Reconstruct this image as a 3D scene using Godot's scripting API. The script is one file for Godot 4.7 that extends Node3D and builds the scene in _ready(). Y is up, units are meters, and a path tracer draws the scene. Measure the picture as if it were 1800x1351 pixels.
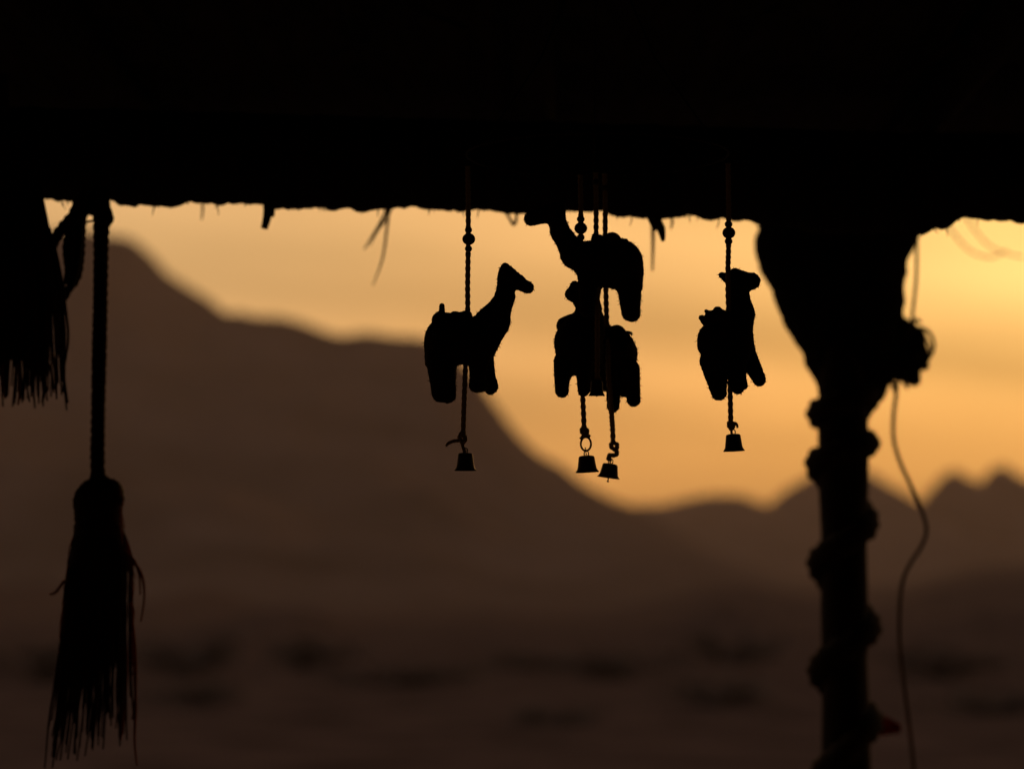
extends Node3D

# A dark palm shelter at dusk: a mobile of cloth camels hangs under the eave, mountains and a golden sky beyond.
const EYE := Vector3(0.0, 1.6, 0.0)
const F := 4800.0          # focal length in photo pixels (photo 1800 x 1351)
const PITCH := 4.467       # degrees upwards
var rng := RandomNumberGenerator.new()
var noise := FastNoiseLite.new()
var tilt := Basis(Vector3.RIGHT, deg_to_rad(PITCH))
var M := {}
var taken := {}


# ------------------------------------------------------------------ places
func at(px: float, py: float, depth: float) -> Vector3:
	return EYE + tilt * Vector3((px - 900.0) / F * depth, -(py - 675.5) / F * depth, -depth)


# ------------------------------------------------------------------ objects
func numbered(called: String, parent: Node) -> String:
	var key := str(parent.get_instance_id()) + called
	var k: int = taken.get(key, 0)
	taken[key] = k + 1
	return called if k == 0 else "%s_%03d" % [called, k]


func thing(called: String, label: String, category: String, where: Vector3, group := "") -> Node3D:
	var o := Node3D.new()
	o.name = numbered(called, self)
	add_child(o, true)
	o.position = where
	o.set_meta("label", label)
	o.set_meta("category", category)
	if group != "":
		o.set_meta("group", group)
	return o


func part(called: String, b: Dictionary, m: Material, parent: Node, kind := "") -> MeshInstance3D:
	var o := MeshInstance3D.new()
	o.mesh = mesh_of(b)
	o.material_override = m
	o.name = numbered(called, parent)
	parent.add_child(o, true)
	if kind != "":
		o.set_meta("kind", kind)
	return o


func structure(called: String, b: Dictionary, m: Material) -> MeshInstance3D:
	return part(called, b, m, self, "structure")


# ------------------------------------------------------------------ mesh builders
func buf() -> Dictionary:
	return {"v": PackedVector3Array(), "n": PackedVector3Array(), "i": PackedInt32Array()}


func mesh_of(b: Dictionary) -> ArrayMesh:
	var a := []
	a.resize(Mesh.ARRAY_MAX)
	a[Mesh.ARRAY_VERTEX] = b.v
	a[Mesh.ARRAY_NORMAL] = b.n
	a[Mesh.ARRAY_INDEX] = b.i
	var m := ArrayMesh.new()
	m.add_surface_from_arrays(Mesh.PRIMITIVE_TRIANGLES, a)
	return m


# a swept tube; lobes > 1 twists like a plied cord; squash widens it across one axis
func tube(b: Dictionary, pts: Array, radii: Array, sides := 8, lobes := 0, pitch := 0.01, depth := 0.28, closed := false) -> void:
	var v: PackedVector3Array = b.v
	var n: PackedVector3Array = b.n
	var ix: PackedInt32Array = b.i
	var count := pts.size()
	var base := v.size()
	var side := Vector3.ZERO
	var run := 0.0
	for k in count:
		var p: Vector3 = pts[k]
		var prev: Vector3 = pts[(k - 1 + count) % count] if closed else pts[maxi(k - 1, 0)]
		var next: Vector3 = pts[(k + 1) % count] if closed else pts[mini(k + 1, count - 1)]
		var t := (next - prev).normalized()
		if side == Vector3.ZERO:
			side = t.cross(Vector3.FORWARD if absf(t.z) < 0.9 else Vector3.RIGHT).normalized()
		side = (side - t * side.dot(t)).normalized()
		var up := t.cross(side)
		if k > 0:
			run += p.distance_to(pts[k - 1])
		var r: float = radii[mini(k, radii.size() - 1)]
		for s in sides:
			var a := TAU * s / sides
			var rr := r
			var d := side * cos(a) + up * sin(a)
			if lobes > 0:
				rr *= 1.0 - depth + depth * absf(cos(lobes * 0.5 * (a - TAU * run / pitch)))
			v.append(p + d * rr)
			n.append(d)
	var rings := count if closed else count - 1
	for k in rings:
		for s in sides:
			var a0 := base + k * sides + s
			var a1 := base + k * sides + (s + 1) % sides
			var c0 := base + ((k + 1) % count) * sides + s
			var c1 := base + ((k + 1) % count) * sides + (s + 1) % sides
			ix.append_array([a0, c0, a1, a1, c0, c1])
	if not closed:
		for e in [0, count - 1]:
			var o: int = base + e * sides
			for s in range(1, sides - 1):
				if e == 0:
					ix.append_array([o, o + s, o + s + 1])
				else:
					ix.append_array([o, o + s + 1, o + s])
	b.v = v
	b.n = n
	b.i = ix


# smooth curve through control points
func curve(ctrl: Array, steps: int) -> Array:
	var out := []
	var c := ctrl.size()
	for k in steps + 1:
		var u := float(k) / steps * (c - 1)
		var i := mini(int(u), c - 2)
		var f := u - i
		var p0 = ctrl[maxi(i - 1, 0)]
		var p3 = ctrl[mini(i + 2, c - 1)]
		out.append(ctrl[i].cubic_interpolate(ctrl[i + 1], p0, p3, f))
	return out


func lathe(b: Dictionary, origin: Vector3, axes: Basis, profile: Array, sides := 20) -> void:
	var v: PackedVector3Array = b.v
	var n: PackedVector3Array = b.n
	var ix: PackedInt32Array = b.i
	var base := v.size()
	var c := profile.size()
	for k in c:
		var p: Vector2 = profile[k]
		var d: Vector2 = profile[mini(k + 1, c - 1)] - profile[maxi(k - 1, 0)]
		var nn := Vector2(d.y, -d.x).normalized()
		for s in sides:
			var a := TAU * s / sides
			v.append(origin + axes * Vector3(cos(a) * p.x, p.y, sin(a) * p.x))
			n.append(axes * Vector3(cos(a) * nn.x, nn.y, sin(a) * nn.x))
	for k in c - 1:
		for s in sides:
			var a0 := base + k * sides + s
			var a1 := base + k * sides + (s + 1) % sides
			ix.append_array([a0, a1, a0 + sides, a1, a1 + sides, a0 + sides])
	b.v = v
	b.n = n
	b.i = ix


func box(b: Dictionary, lo: Vector3, hi: Vector3) -> void:
	var v: PackedVector3Array = b.v
	var n: PackedVector3Array = b.n
	var ix: PackedInt32Array = b.i
	for ax in 3:
		for s in [0, 1]:
			var nn := Vector3.ZERO
			nn[ax] = 1.0 if s else -1.0
			var u := (ax + 1) % 3
			var w := (ax + 2) % 3
			var o := v.size()
			for q in [[0, 0], [1, 0], [1, 1], [0, 1]]:
				var p := Vector3.ZERO
				p[ax] = hi[ax] if s else lo[ax]
				p[u] = hi[u] if q[0] else lo[u]
				p[w] = hi[w] if q[1] else lo[w]
				v.append(p)
				n.append(nn)
			if s:
				ix.append_array([o, o + 2, o + 1, o, o + 3, o + 2])
			else:
				ix.append_array([o, o + 1, o + 2, o, o + 2, o + 3])
	b.v = v
	b.n = n
	b.i = ix


# grid of points rows x cols -> smooth sheet
func sheet(b: Dictionary, pts: PackedVector3Array, rows: int, cols: int) -> void:
	var v: PackedVector3Array = b.v
	var n: PackedVector3Array = b.n
	var ix: PackedInt32Array = b.i
	var base := v.size()
	v.append_array(pts)
	for r in rows:
		for c in cols:
			var dx := pts[r * cols + mini(c + 1, cols - 1)] - pts[r * cols + maxi(c - 1, 0)]
			var dz := pts[mini(r + 1, rows - 1) * cols + c] - pts[maxi(r - 1, 0) * cols + c]
			n.append(dx.cross(dz).normalized())
	for r in rows - 1:
		for c in cols - 1:
			var o := base + r * cols + c
			ix.append_array([o, o + cols, o + 1, o + 1, o + cols, o + cols + 1])
	b.v = v
	b.n = n
	b.i = ix


# rounded body: tapered capsules joined with a smooth minimum, meshed as surface nets
func blend(b: Dictionary, prims: Array, cell: float, k: float, rough := 0.0) -> void:
	var lo := Vector3(1e9, 1e9, 1e9)
	var hi := -lo
	for q in prims:
		var rr := maxf(q[1], q[3]) + k + 3.0 * cell
		for p in [q[0], q[2]]:
			lo = lo.min(p - Vector3.ONE * rr)
			hi = hi.max(p + Vector3.ONE * rr)
	var nx := int((hi.x - lo.x) / cell) + 2
	var ny := int((hi.y - lo.y) / cell) + 2
	var nz := int((hi.z - lo.z) / cell) + 2
	var field := PackedFloat32Array()
	field.resize(nx * ny * nz)
	field.fill(1e3)
	for q in prims:
		var pa: Vector3 = q[0]
		var pb: Vector3 = q[2]
		var ra: float = q[1]
		var rb: float = q[3]
		var reach := maxf(ra, rb) + k + 2.5 * cell
		var l := ((pa.min(pb) - Vector3.ONE * reach - lo) / cell).floor().max(Vector3.ZERO)
		var h := ((pa.max(pb) + Vector3.ONE * reach - lo) / cell).ceil()
		var ab := pb - pa
		var inv := 1.0 / maxf(ab.length_squared(), 1e-12)
		for z in range(int(l.z), mini(int(h.z) + 1, nz)):
			for y in range(int(l.y), mini(int(h.y) + 1, ny)):
				var row := (z * ny + y) * nx
				for x in range(int(l.x), mini(int(h.x) + 1, nx)):
					var p := lo + Vector3(x, y, z) * cell - pa
					var t := clampf(p.dot(ab) * inv, 0.0, 1.0)
					var d := (p - ab * t).length() - lerpf(ra, rb, t)
					var o := field[row + x]
					var e := maxf(k - absf(d - o), 0.0) / k
					field[row + x] = minf(d, o) - e * e * k * 0.25
	var v: PackedVector3Array = b.v
	var n: PackedVector3Array = b.n
	var ix: PackedInt32Array = b.i
	var where := {}
	var step := [1, nx, nx * ny]
	for z in range(1, nz - 2):
		for y in range(1, ny - 2):
			var row := (z * ny + y) * nx
			for x in range(1, nx - 2):
				var i := row + x
				var f0 := field[i]
				if f0 > 2.0 * cell or f0 < -2.0 * cell:
					continue
				var sum := Vector3.ZERO
				var hits := 0
				for e in 12:
					var ax := e / 4
					var u := (ax + 1) % 3
					var w := (ax + 2) % 3
					var du := e & 1
					var dw := (e >> 1) & 1
					var ia: int = i + du * step[u] + dw * step[w]
					var fa := field[ia]
					var fb := field[ia + step[ax]]
					if (fa < 0.0) != (fb < 0.0):
						var p := Vector3.ZERO
						p[u] = du
						p[w] = dw
						p[ax] = fa / (fa - fb)
						sum += p
						hits += 1
				if hits == 0:
					continue
				where[i] = v.size()
				var g := Vector3(field[i + 1] - field[i - 1], field[i + nx] - field[i - nx], field[i + step[2]] - field[i - step[2]]).normalized()
				var pos := lo + (Vector3(x, y, z) + sum / hits) * cell
				if rough > 0.0:
					pos += g * noise.get_noise_3dv(pos * 30000.0) * rough
				v.append(pos)
				n.append(g)
	for i in where:
		var f0 := field[i]
		for ax in 3:
			var f1 := field[i + step[ax]]
			if (f0 < 0.0) == (f1 < 0.0):
				continue
			var u: int = step[(ax + 1) % 3]
			var w: int = step[(ax + 2) % 3]
			if not (where.has(i - u) and where.has(i - w) and where.has(i - u - w)):
				continue
			var a0: int = where[i]
			var a1: int = where[i - u]
			var a2: int = where[i - u - w]
			var a3: int = where[i - w]
			if f0 < 0.0:
				ix.append_array([a0, a2, a1, a0, a3, a2])
			else:
				ix.append_array([a0, a1, a2, a0, a2, a3])
	b.v = v
	b.n = n
	b.i = ix


# ------------------------------------------------------------------ materials
func noise_image(size: int, freq: float, octaves: int, seed_: int, stretch := Vector2.ONE) -> Image:
	var f := FastNoiseLite.new()
	f.seed = seed_
	f.noise_type = FastNoiseLite.TYPE_SIMPLEX_SMOOTH
	f.frequency = freq
	f.fractal_octaves = octaves
	var im := f.get_seamless_image(int(size / stretch.x), int(size / stretch.y))
	if stretch != Vector2.ONE:
		im.resize(size, size, Image.INTERPOLATE_CUBIC)
	return im


func tinted(im: Image, dark: Color, light: Color) -> ImageTexture:
	var w := im.get_width()
	var h := im.get_height()
	var out := Image.create(w, h, false, Image.FORMAT_RGB8)
	for y in h:
		for x in w:
			out.set_pixel(x, y, dark.lerp(light, im.get_pixel(x, y).r).linear_to_srgb())
	return ImageTexture.create_from_image(out)


func relief(im: Image, strength: float) -> ImageTexture:
	var c: Image = im.duplicate()
	c.convert(Image.FORMAT_RGBA8)
	c.bump_map_to_normal_map(strength)
	return ImageTexture.create_from_image(c)


func mat(im: Image, dark: Color, light: Color, scale: float, rough: float, bump: float) -> StandardMaterial3D:
	var m := StandardMaterial3D.new()
	m.albedo_texture = tinted(im, dark, light)
	m.uv1_triplanar = true
	m.uv1_scale = Vector3.ONE * scale
	m.roughness = rough
	m.metallic_specular = 0.25
	if bump > 0.0:
		m.normal_enabled = true
		m.normal_texture = relief(im, bump)
	m.cull_mode = BaseMaterial3D.CULL_DISABLED
	return m


func make_materials() -> void:
	var soft := noise_image(256, 0.02, 4, 3)
	var fine := noise_image(256, 0.06, 4, 5)
	var grain := noise_image(256, 0.03, 4, 8, Vector2(1, 8))
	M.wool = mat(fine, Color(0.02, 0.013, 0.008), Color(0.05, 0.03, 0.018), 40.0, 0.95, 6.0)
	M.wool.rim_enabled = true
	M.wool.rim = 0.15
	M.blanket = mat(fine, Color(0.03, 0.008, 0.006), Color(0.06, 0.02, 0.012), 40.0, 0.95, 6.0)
	M.cord = mat(fine, Color(0.42, 0.34, 0.2), Color(0.68, 0.56, 0.34), 90.0, 0.9, 4.0)
	M.cord.backlight = Color(1.0, 0.88, 0.6)
	M.bead = mat(soft, Color(0.05, 0.02, 0.01), Color(0.09, 0.04, 0.02), 60.0, 0.5, 0.0)
	M.brass = mat(soft, Color(0.04, 0.028, 0.016), Color(0.09, 0.06, 0.032), 50.0, 0.6, 2.0)
	M.brass.metallic = 0.8
	M.ring = mat(soft, Color(0.3, 0.16, 0.06), Color(0.4, 0.22, 0.08), 50.0, 0.4, 0.0)
	M.ring.backlight = Color(0.4, 0.2, 0.06)
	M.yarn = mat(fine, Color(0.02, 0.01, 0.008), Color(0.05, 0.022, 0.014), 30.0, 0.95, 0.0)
	M.backlit_red_yarn = mat(fine, Color(0.25, 0.05, 0.015), Color(0.4, 0.1, 0.03), 30.0, 0.95, 0.0)  # tassel yarn with its backlit red put into the colour
	M.backlit_red_yarn.backlight = Color(0.8, 0.2, 0.06)
	M.backlit_gold_yarn = mat(fine, Color(0.16, 0.08, 0.01), Color(0.25, 0.14, 0.02), 30.0, 0.95, 0.0)  # fringe tips, the gold of light from behind put into the colour
	M.backlit_gold_yarn.backlight = Color(0.8, 0.45, 0.06)
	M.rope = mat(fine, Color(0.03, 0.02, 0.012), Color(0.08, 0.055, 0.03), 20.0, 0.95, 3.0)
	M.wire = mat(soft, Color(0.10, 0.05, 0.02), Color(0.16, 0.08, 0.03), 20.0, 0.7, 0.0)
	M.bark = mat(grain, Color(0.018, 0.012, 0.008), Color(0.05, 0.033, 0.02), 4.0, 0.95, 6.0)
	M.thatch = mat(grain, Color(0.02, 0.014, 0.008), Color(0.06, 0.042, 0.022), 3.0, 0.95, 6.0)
	M.straw = mat(soft, Color(0.16, 0.10, 0.04), Color(0.26, 0.17, 0.07), 10.0, 0.8, 0.0)
	M.straw.backlight = Color(0.3, 0.18, 0.07)
	M.unseen_cloth = mat(fine, Color(0.16, 0.125, 0.09), Color(0.26, 0.21, 0.15), 6.0, 1.0, 3.0)  # cloth out of view, pale enough to bounce some light onto the strings
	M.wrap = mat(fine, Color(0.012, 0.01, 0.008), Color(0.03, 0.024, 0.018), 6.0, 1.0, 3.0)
	M.red = mat(soft, Color(0.9, 0.07, 0.015), Color(0.95, 0.11, 0.025), 10.0, 0.8, 0.0)
	M.red.backlight = Color(1.0, 0.15, 0.04)
	M.iron = mat(soft, Color(0.02, 0.015, 0.012), Color(0.05, 0.035, 0.02), 40.0, 0.6, 0.0)
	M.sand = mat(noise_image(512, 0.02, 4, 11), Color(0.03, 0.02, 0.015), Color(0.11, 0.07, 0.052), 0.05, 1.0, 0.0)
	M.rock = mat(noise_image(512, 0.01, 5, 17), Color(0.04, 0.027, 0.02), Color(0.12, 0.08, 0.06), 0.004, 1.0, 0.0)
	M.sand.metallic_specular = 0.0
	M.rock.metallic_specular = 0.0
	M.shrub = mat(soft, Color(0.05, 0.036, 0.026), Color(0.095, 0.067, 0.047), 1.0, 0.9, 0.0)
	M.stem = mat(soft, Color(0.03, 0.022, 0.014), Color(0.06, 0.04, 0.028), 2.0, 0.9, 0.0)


# ------------------------------------------------------------------ sky
const SUN_AZ := 13.0
const SUN_EL := 9.5


func bump1(x: float, mid: float, w: float) -> float:
	var q := (x - mid) / w
	return exp(-q * q)


func sky_color(az: float, el: float, f: FastNoiseLite) -> Color:
	var off := az - SUN_AZ
	off = absf(wrapf(off, -180.0, 180.0))
	# the afterglow: strongest over the sun, fading round to a dull mauve behind
	var near := exp(-pow(off / 70.0, 2.0))
	var low := exp(-el / 22.0)
	var warm := Color(0.80, 0.352, 0.08).lerp(Color(0.76, 0.43, 0.155), smoothstep(1.0, 8.0, el))
	warm = warm.lerp(Color(0.42, 0.33, 0.22), smoothstep(10.0, 40.0, el))
	warm = warm.lerp(Color(0.17, 0.17, 0.2), smoothstep(25.0, 80.0, el))
	var back := Color(0.15, 0.105, 0.105).lerp(Color(0.12, 0.115, 0.14), smoothstep(3.0, 30.0, el))
	var c := back.lerp(warm, near * lerpf(0.55, 1.0, low) + 0.02)
	# brighter towards the sun
	var sx := wrapf(az - SUN_AZ, -180.0, 180.0)
	var dist := sqrt(sx * sx + (el - SUN_EL) * (el - SUN_EL) * 2.2)
	c += Color(0.30, 0.28, 0.075) * exp(-pow(dist / 6.5, 2.0))
	c += Color(0.40, 0.17, 0.015) * exp(-dist / 14.0)
	c = c.lerp(Color(0.62, 0.39, 0.17), 0.35 * smoothstep(0.0, -12.0, sx + 10.0) * near * smoothstep(14.0, 7.0, el))
	c += Color(0.10, 0.035, 0.0) * bump1(az, 11.0, 9.0) * bump1(el, 4.0, 2.5)
	# thin streaks of cloud lying nearly level
	var lean := el + 0.1 * clampf(az, -40.0, 40.0)
	var wob := f.get_noise_2d(az * 2.0, el * 6.0) * 0.4
	var s := f.get_noise_2d(az * 1.1 + 40.0, lean * 7.0) * 0.20 * near
	var t := lean + wob
	s -= 0.18 * bump1(t, 6.1, 0.65) * near
	s += 0.15 * bump1(t, 5.0, 0.65) * near
	s -= 0.07 * bump1(t, 3.75, 0.5) * near
	s += 0.12 * bump1(t, 7.6, 0.7) * near
	s += 0.30 * smoothstep(4.6, 1.2, el) * near
	var k := maxf(1.0 + s, 0.3)
	c = Color(c.r * k, c.g * k, c.b * k * (1.0 + 0.15 * s))
	return c


func make_sky() -> Sky:
	var f := FastNoiseLite.new()
	f.seed = 21
	f.frequency = 0.05
	f.fractal_octaves = 4
	var w := 2048
	var h := 1024
	var data := PackedFloat32Array()
	data.resize(w * h * 3)
	var o := 0
	for y in h:
		var el := 90.0 - (y + 0.5) / h * 180.0
		for x in w:
			var c := Color(0.10, 0.075, 0.06)
			if el > -0.5:
				c = sky_color(wrapf((x + 0.5) / w * 360.0, -180.0, 180.0), maxf(el, 0.0), f)
			data[o] = c.r
			data[o + 1] = c.g
			data[o + 2] = c.b
			o += 3
	var im := Image.create_from_data(w, h, false, Image.FORMAT_RGBF, data.to_byte_array())
	var m := PanoramaSkyMaterial.new()
	m.panorama = ImageTexture.create_from_image(im)
	m.energy_multiplier = 1.27
	var s := Sky.new()
	s.sky_material = m
	return s


# ------------------------------------------------------------------ terrain
func ground_height(x: float, z: float) -> float:
	var d := sqrt(x * x + z * z)
	var rise := smoothstep(12.0, 60.0, d)
	return rise * (noise.get_noise_2d(x * 3.0, z * 3.0) * 0.25 + noise.get_noise_2d(x * 0.4, z * 0.4) * smoothstep(60.0, 400.0, d) * 2.5 - 0.05)


func build_terrain() -> void:
	var rings := 90
	var cols := 181
	var pts := PackedVector3Array()
	for r in rings:
		var d := 0.02 if r == 0 else 1.0 * pow(4500.0, (r - 1) / float(rings - 2))
		for c in cols:
			var a := -TAU * c / (cols - 1)
			var x := sin(a) * d
			var z := cos(a) * d
			pts.append(Vector3(x, ground_height(x, z), z))
	var b := buf()
	sheet(b, pts, rings, cols)
	for k in b.n.size():
		if b.n[k].y < 0.0:
			b.n[k] = -b.n[k]
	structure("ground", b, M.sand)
	# near mountain, falling from the left to a saddle
	ridge("mountain", 900.0, 560.0, 500.0, [
		[-5200, 900], [-4200, 640], [-3300, 760], [-2500, 560], [-1800, 640], [-1200, 500], [-700, 540], [-300, 430], [0, 405], [100, 392],
		[160, 386], [195, 396], [222, 400], [243, 406], [260, 422], [281, 450], [310, 472], [344, 494], [375, 514], [405, 538], [425, 536], [455, 544], [500, 545], [545, 557], [600, 575], [640, 572], [690, 578], [752, 584],
		[800, 612], [832, 645], [862, 690], [905, 748], [952, 792], [980, 806], [1020, 840], [1068, 868], [1120, 892], [1200, 940], [1300, 992], [1400, 1024], [1600, 1052]], 31)
	# low foothills before the mountains
	ridge("foothill", 520.0, 190.0, 160.0, [[-3000, 960], [-1500, 1000], [-600, 985], [0, 1004], [150, 985], [270, 1012], [380, 990], [520, 1020], [680, 1006], [800, 1034], [960, 1018], [1100, 1034], [1240, 1008], [1400, 1030], [1600, 1020], [1750, 990], [1900, 980], [2600, 960], [4000, 990]], 61, 1.0)
	ridge("foothill", 260.0, 110.0, 80.0, [[-2600, 1010], [-1400, 1050], [-600, 1030], [0, 1030], [120, 1022], [230, 1062], [370, 1032], [450, 1062], [560, 1078], [700, 1088], [850, 1070], [1000, 1080], [1150, 1054], [1300, 1026], [1400, 1050], [1560, 1066], [1640, 1034], [1720, 1014], [1800, 1008], [2500, 1000], [3400, 1040], [4600, 1010]], 53, 0.6)
	ridge("foothill", 110.0, 40.0, 30.0, [[-2600, 1080], [-900, 1090], [100, 1096], [250, 1120], [330, 1114], [430, 1078], [530, 1066], [640, 1112], [760, 1126], [900, 1104], [1050, 1116], [1180, 1092], [1280, 1060], [1360, 1104], [1500, 1118], [1700, 1080], [1800, 1070], [3000, 1098], [4600, 1070]], 59, 0.25)
	# far range with small peaks
	ridge("mountain", 1450.0, 640.0, 600.0, [
		[-3000, 960], [-1500, 900], [0, 930], [600, 910], [900, 900], [1050, 886], [1110, 882], [1170, 880], [1215, 869], [1260, 864], [1300, 866], [1335, 880], [1352, 880], [1378, 856], [1405, 838], [1430, 824],
		[1470, 812], [1525, 824], [1550, 846], [1572, 880], [1592, 908], [1612, 922], [1636, 866], [1655, 842], [1672, 818], [1689, 850], [1714, 908], [1737, 850], [1757, 808], [1775, 846],
		[1798, 905], [1850, 915], [1930, 890], [2050, 900], [2300, 850], [2800, 890], [3400, 840], [4200, 920], [5500, 880]], 47)


func ridge(called: String, dist: float, front: float, back: float, line: Array, seed_: int, sink := 3.0) -> void:
	var f := FastNoiseLite.new()
	f.seed = seed_
	f.frequency = 0.004
	f.fractal_octaves = 5
	var xs := []
	for k in line.size() - 1:
		var wide: float = line[k + 1][0] - line[k][0]
		var steps := maxi(2, int(wide / 12.0)) if line[k][0] > -200 and line[k][0] < 2000 else maxi(4, int(wide / 60.0))
		for s in steps:
			xs.append(lerpf(line[k][0], line[k + 1][0], float(s) / steps))
	xs.append(float(line[-1][0]))
	var rows := 34
	var cols := xs.size()
	var pts := PackedVector3Array()
	pts.resize(rows * cols)
	for c in cols:
		var k := 0
		while k < line.size() - 2 and line[k + 1][0] < xs[c]:
			k += 1
		var u: float = (xs[c] - line[k][0]) / (line[k + 1][0] - line[k][0])
		var y: float = cubic_interpolate(line[k][1], line[k + 1][1], line[maxi(k - 1, 0)][1], line[mini(k + 2, line.size() - 1)][1], u)
		var x: float = (xs[c] - 900.0) / F * dist
		var crest := dist + f.get_noise_2d(x * 0.7, 900.0) * dist * 0.06
		var h := (1050.0 - y) / F * crest + 1.6
		x = (xs[c] - 900.0) / F * crest
		for r in rows:
			var q := float(r) / (rows - 1) * 1.6 - 1.0     # -1 foot, 0 crest, 0.6 behind
			var t := 1.0 - absf(q) if q < 0.0 else 1.0 - q / 0.6
			var d := crest + (q * front if q < 0.0 else q / 0.6 * back)
			var hh := h * (0.85 * t + 0.15 * t * t)
			var gully := absf(f.get_noise_2d(x * 1.6 + d * 0.2, d * 1.2)) * 0.5 * h * sin(PI * t) * 0.6
			hh -= gully
			pts[r * cols + c] = Vector3(x, hh - sink * (1.0 - t), -d)
	var b := buf()
	sheet(b, pts, rows, cols)
	for k in b.n.size():
		if b.n[k].y < 0.0:
			b.n[k] = -b.n[k]
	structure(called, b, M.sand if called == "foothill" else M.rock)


func shrub_shape(seed_: int) -> Array:
	var r := RandomNumberGenerator.new()
	r.seed = seed_
	var stems := buf()
	var leaves := buf()
	for k in 14:
		var a := r.randf() * TAU
		var out := r.randf_range(0.25, 0.95)
		var tip := Vector3(cos(a) * out, r.randf_range(0.35, 0.9) * (1.15 - out * 0.5), sin(a) * out)
		tube(stems, [Vector3.ZERO, tip * 0.5 + Vector3(0, 0.06, 0), tip], [0.03, 0.02, 0.008], 5)
		var v: PackedVector3Array = leaves.v
		var n: PackedVector3Array = leaves.n
		var ix: PackedInt32Array = leaves.i
		for q in 60:
			var p := tip * r.randf_range(0.45, 1.05) + Vector3(r.randfn(0, 0.1), r.randfn(0, 0.07), r.randfn(0, 0.1))
			p.y = maxf(p.y, 0.03)
			var d := Vector3(r.randfn(), r.randfn(), r.randfn()).normalized()
			var e := d.cross(Vector3(r.randfn(), r.randfn(), r.randfn())).normalized()
			var o := v.size()
			v.append_array([p - d * 0.05, p + e * 0.022, p + d * 0.05, p - e * 0.022])
			var nn := d.cross(e)
			n.append_array([nn, nn, nn, nn])
			ix.append_array([o, o + 1, o + 2, o, o + 2, o + 3])
		leaves.v = v
		leaves.n = n
		leaves.i = ix
	return [stems, leaves]


func build_shrubs() -> void:
	# x, z, half width, height in metres, what singles it out
	var spots := [
		[-6.8, -58, 2.2, 1.3, "tallest dark shrub on the desert floor, just right of the long tassel"],
		[-4.9, -64, 1.9, 1.0, "dark shrub under the near mountain's slope, second to the right of the long tassel"],
		[-8.9, -52, 1.8, 1.0, "dark shrub on the desert floor, left of the long tassel's skirt"],
		[-2.1, -50, 1.7, 0.65, "low dark shrub on the desert floor, a little left of the leftmost camel's bell"],
		[5.4, -70, 2.4, 1.1, "wide dark shrub straight below the rightmost camel, the farther of two there"],
		[3.1, -43, 1.5, 0.55, "low dark shrub straight below the rightmost camel, the nearer of two there"],
		[0.2, -66, 1.8, 0.7, "low dark shrub far below the gap between the leftmost and the lowest camels"],
		[8.8, -56, 1.8, 0.95, "dark shrub behind the dangling cord, the farther of two to the right of the post"],
		[7.2, -41, 1.5, 0.5, "low dark shrub right of the dangling cord, the nearer of two there"],
		[0.6, -37, 1.1, 0.35, "small dark shrub below the two lowest bells, close to the bottom of the view"],
		[-4.7, -42, 1.3, 0.45, "small dark shrub right of the long tassel's fringe, nearer than the tallest shrub"],
		[2.2, -57, 1.8, 0.75, "low dark shrub on the desert floor below the lowest camel's bell"]]
	var kinds := []
	for k in spots.size():
		var s: Array = spots[k]
		var o: Node3D
		if k < 3:
			var shape := shrub_shape(70 + k)
			o = thing("desert_shrub", s[4], "shrub", Vector3.ZERO, "shrubs on the desert floor")
			part("stems", shape[0], M.stem, o, "stuff")
			part("leaves", shape[1], M.shrub, o, "stuff")
			kinds.append(o)
		else:
			o = kinds[k % 3].duplicate()
			o.name = numbered("desert_shrub", self)
			add_child(o, true)
			o.set_meta("label", s[4])
		o.position = Vector3(s[0], ground_height(s[0], s[1]) - 0.03, s[1])
		o.rotation.y = k * 1.7
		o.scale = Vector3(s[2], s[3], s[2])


# ------------------------------------------------------------------ shelter
const BEAM_D := 3.6
const POST_D := 4.4


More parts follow.
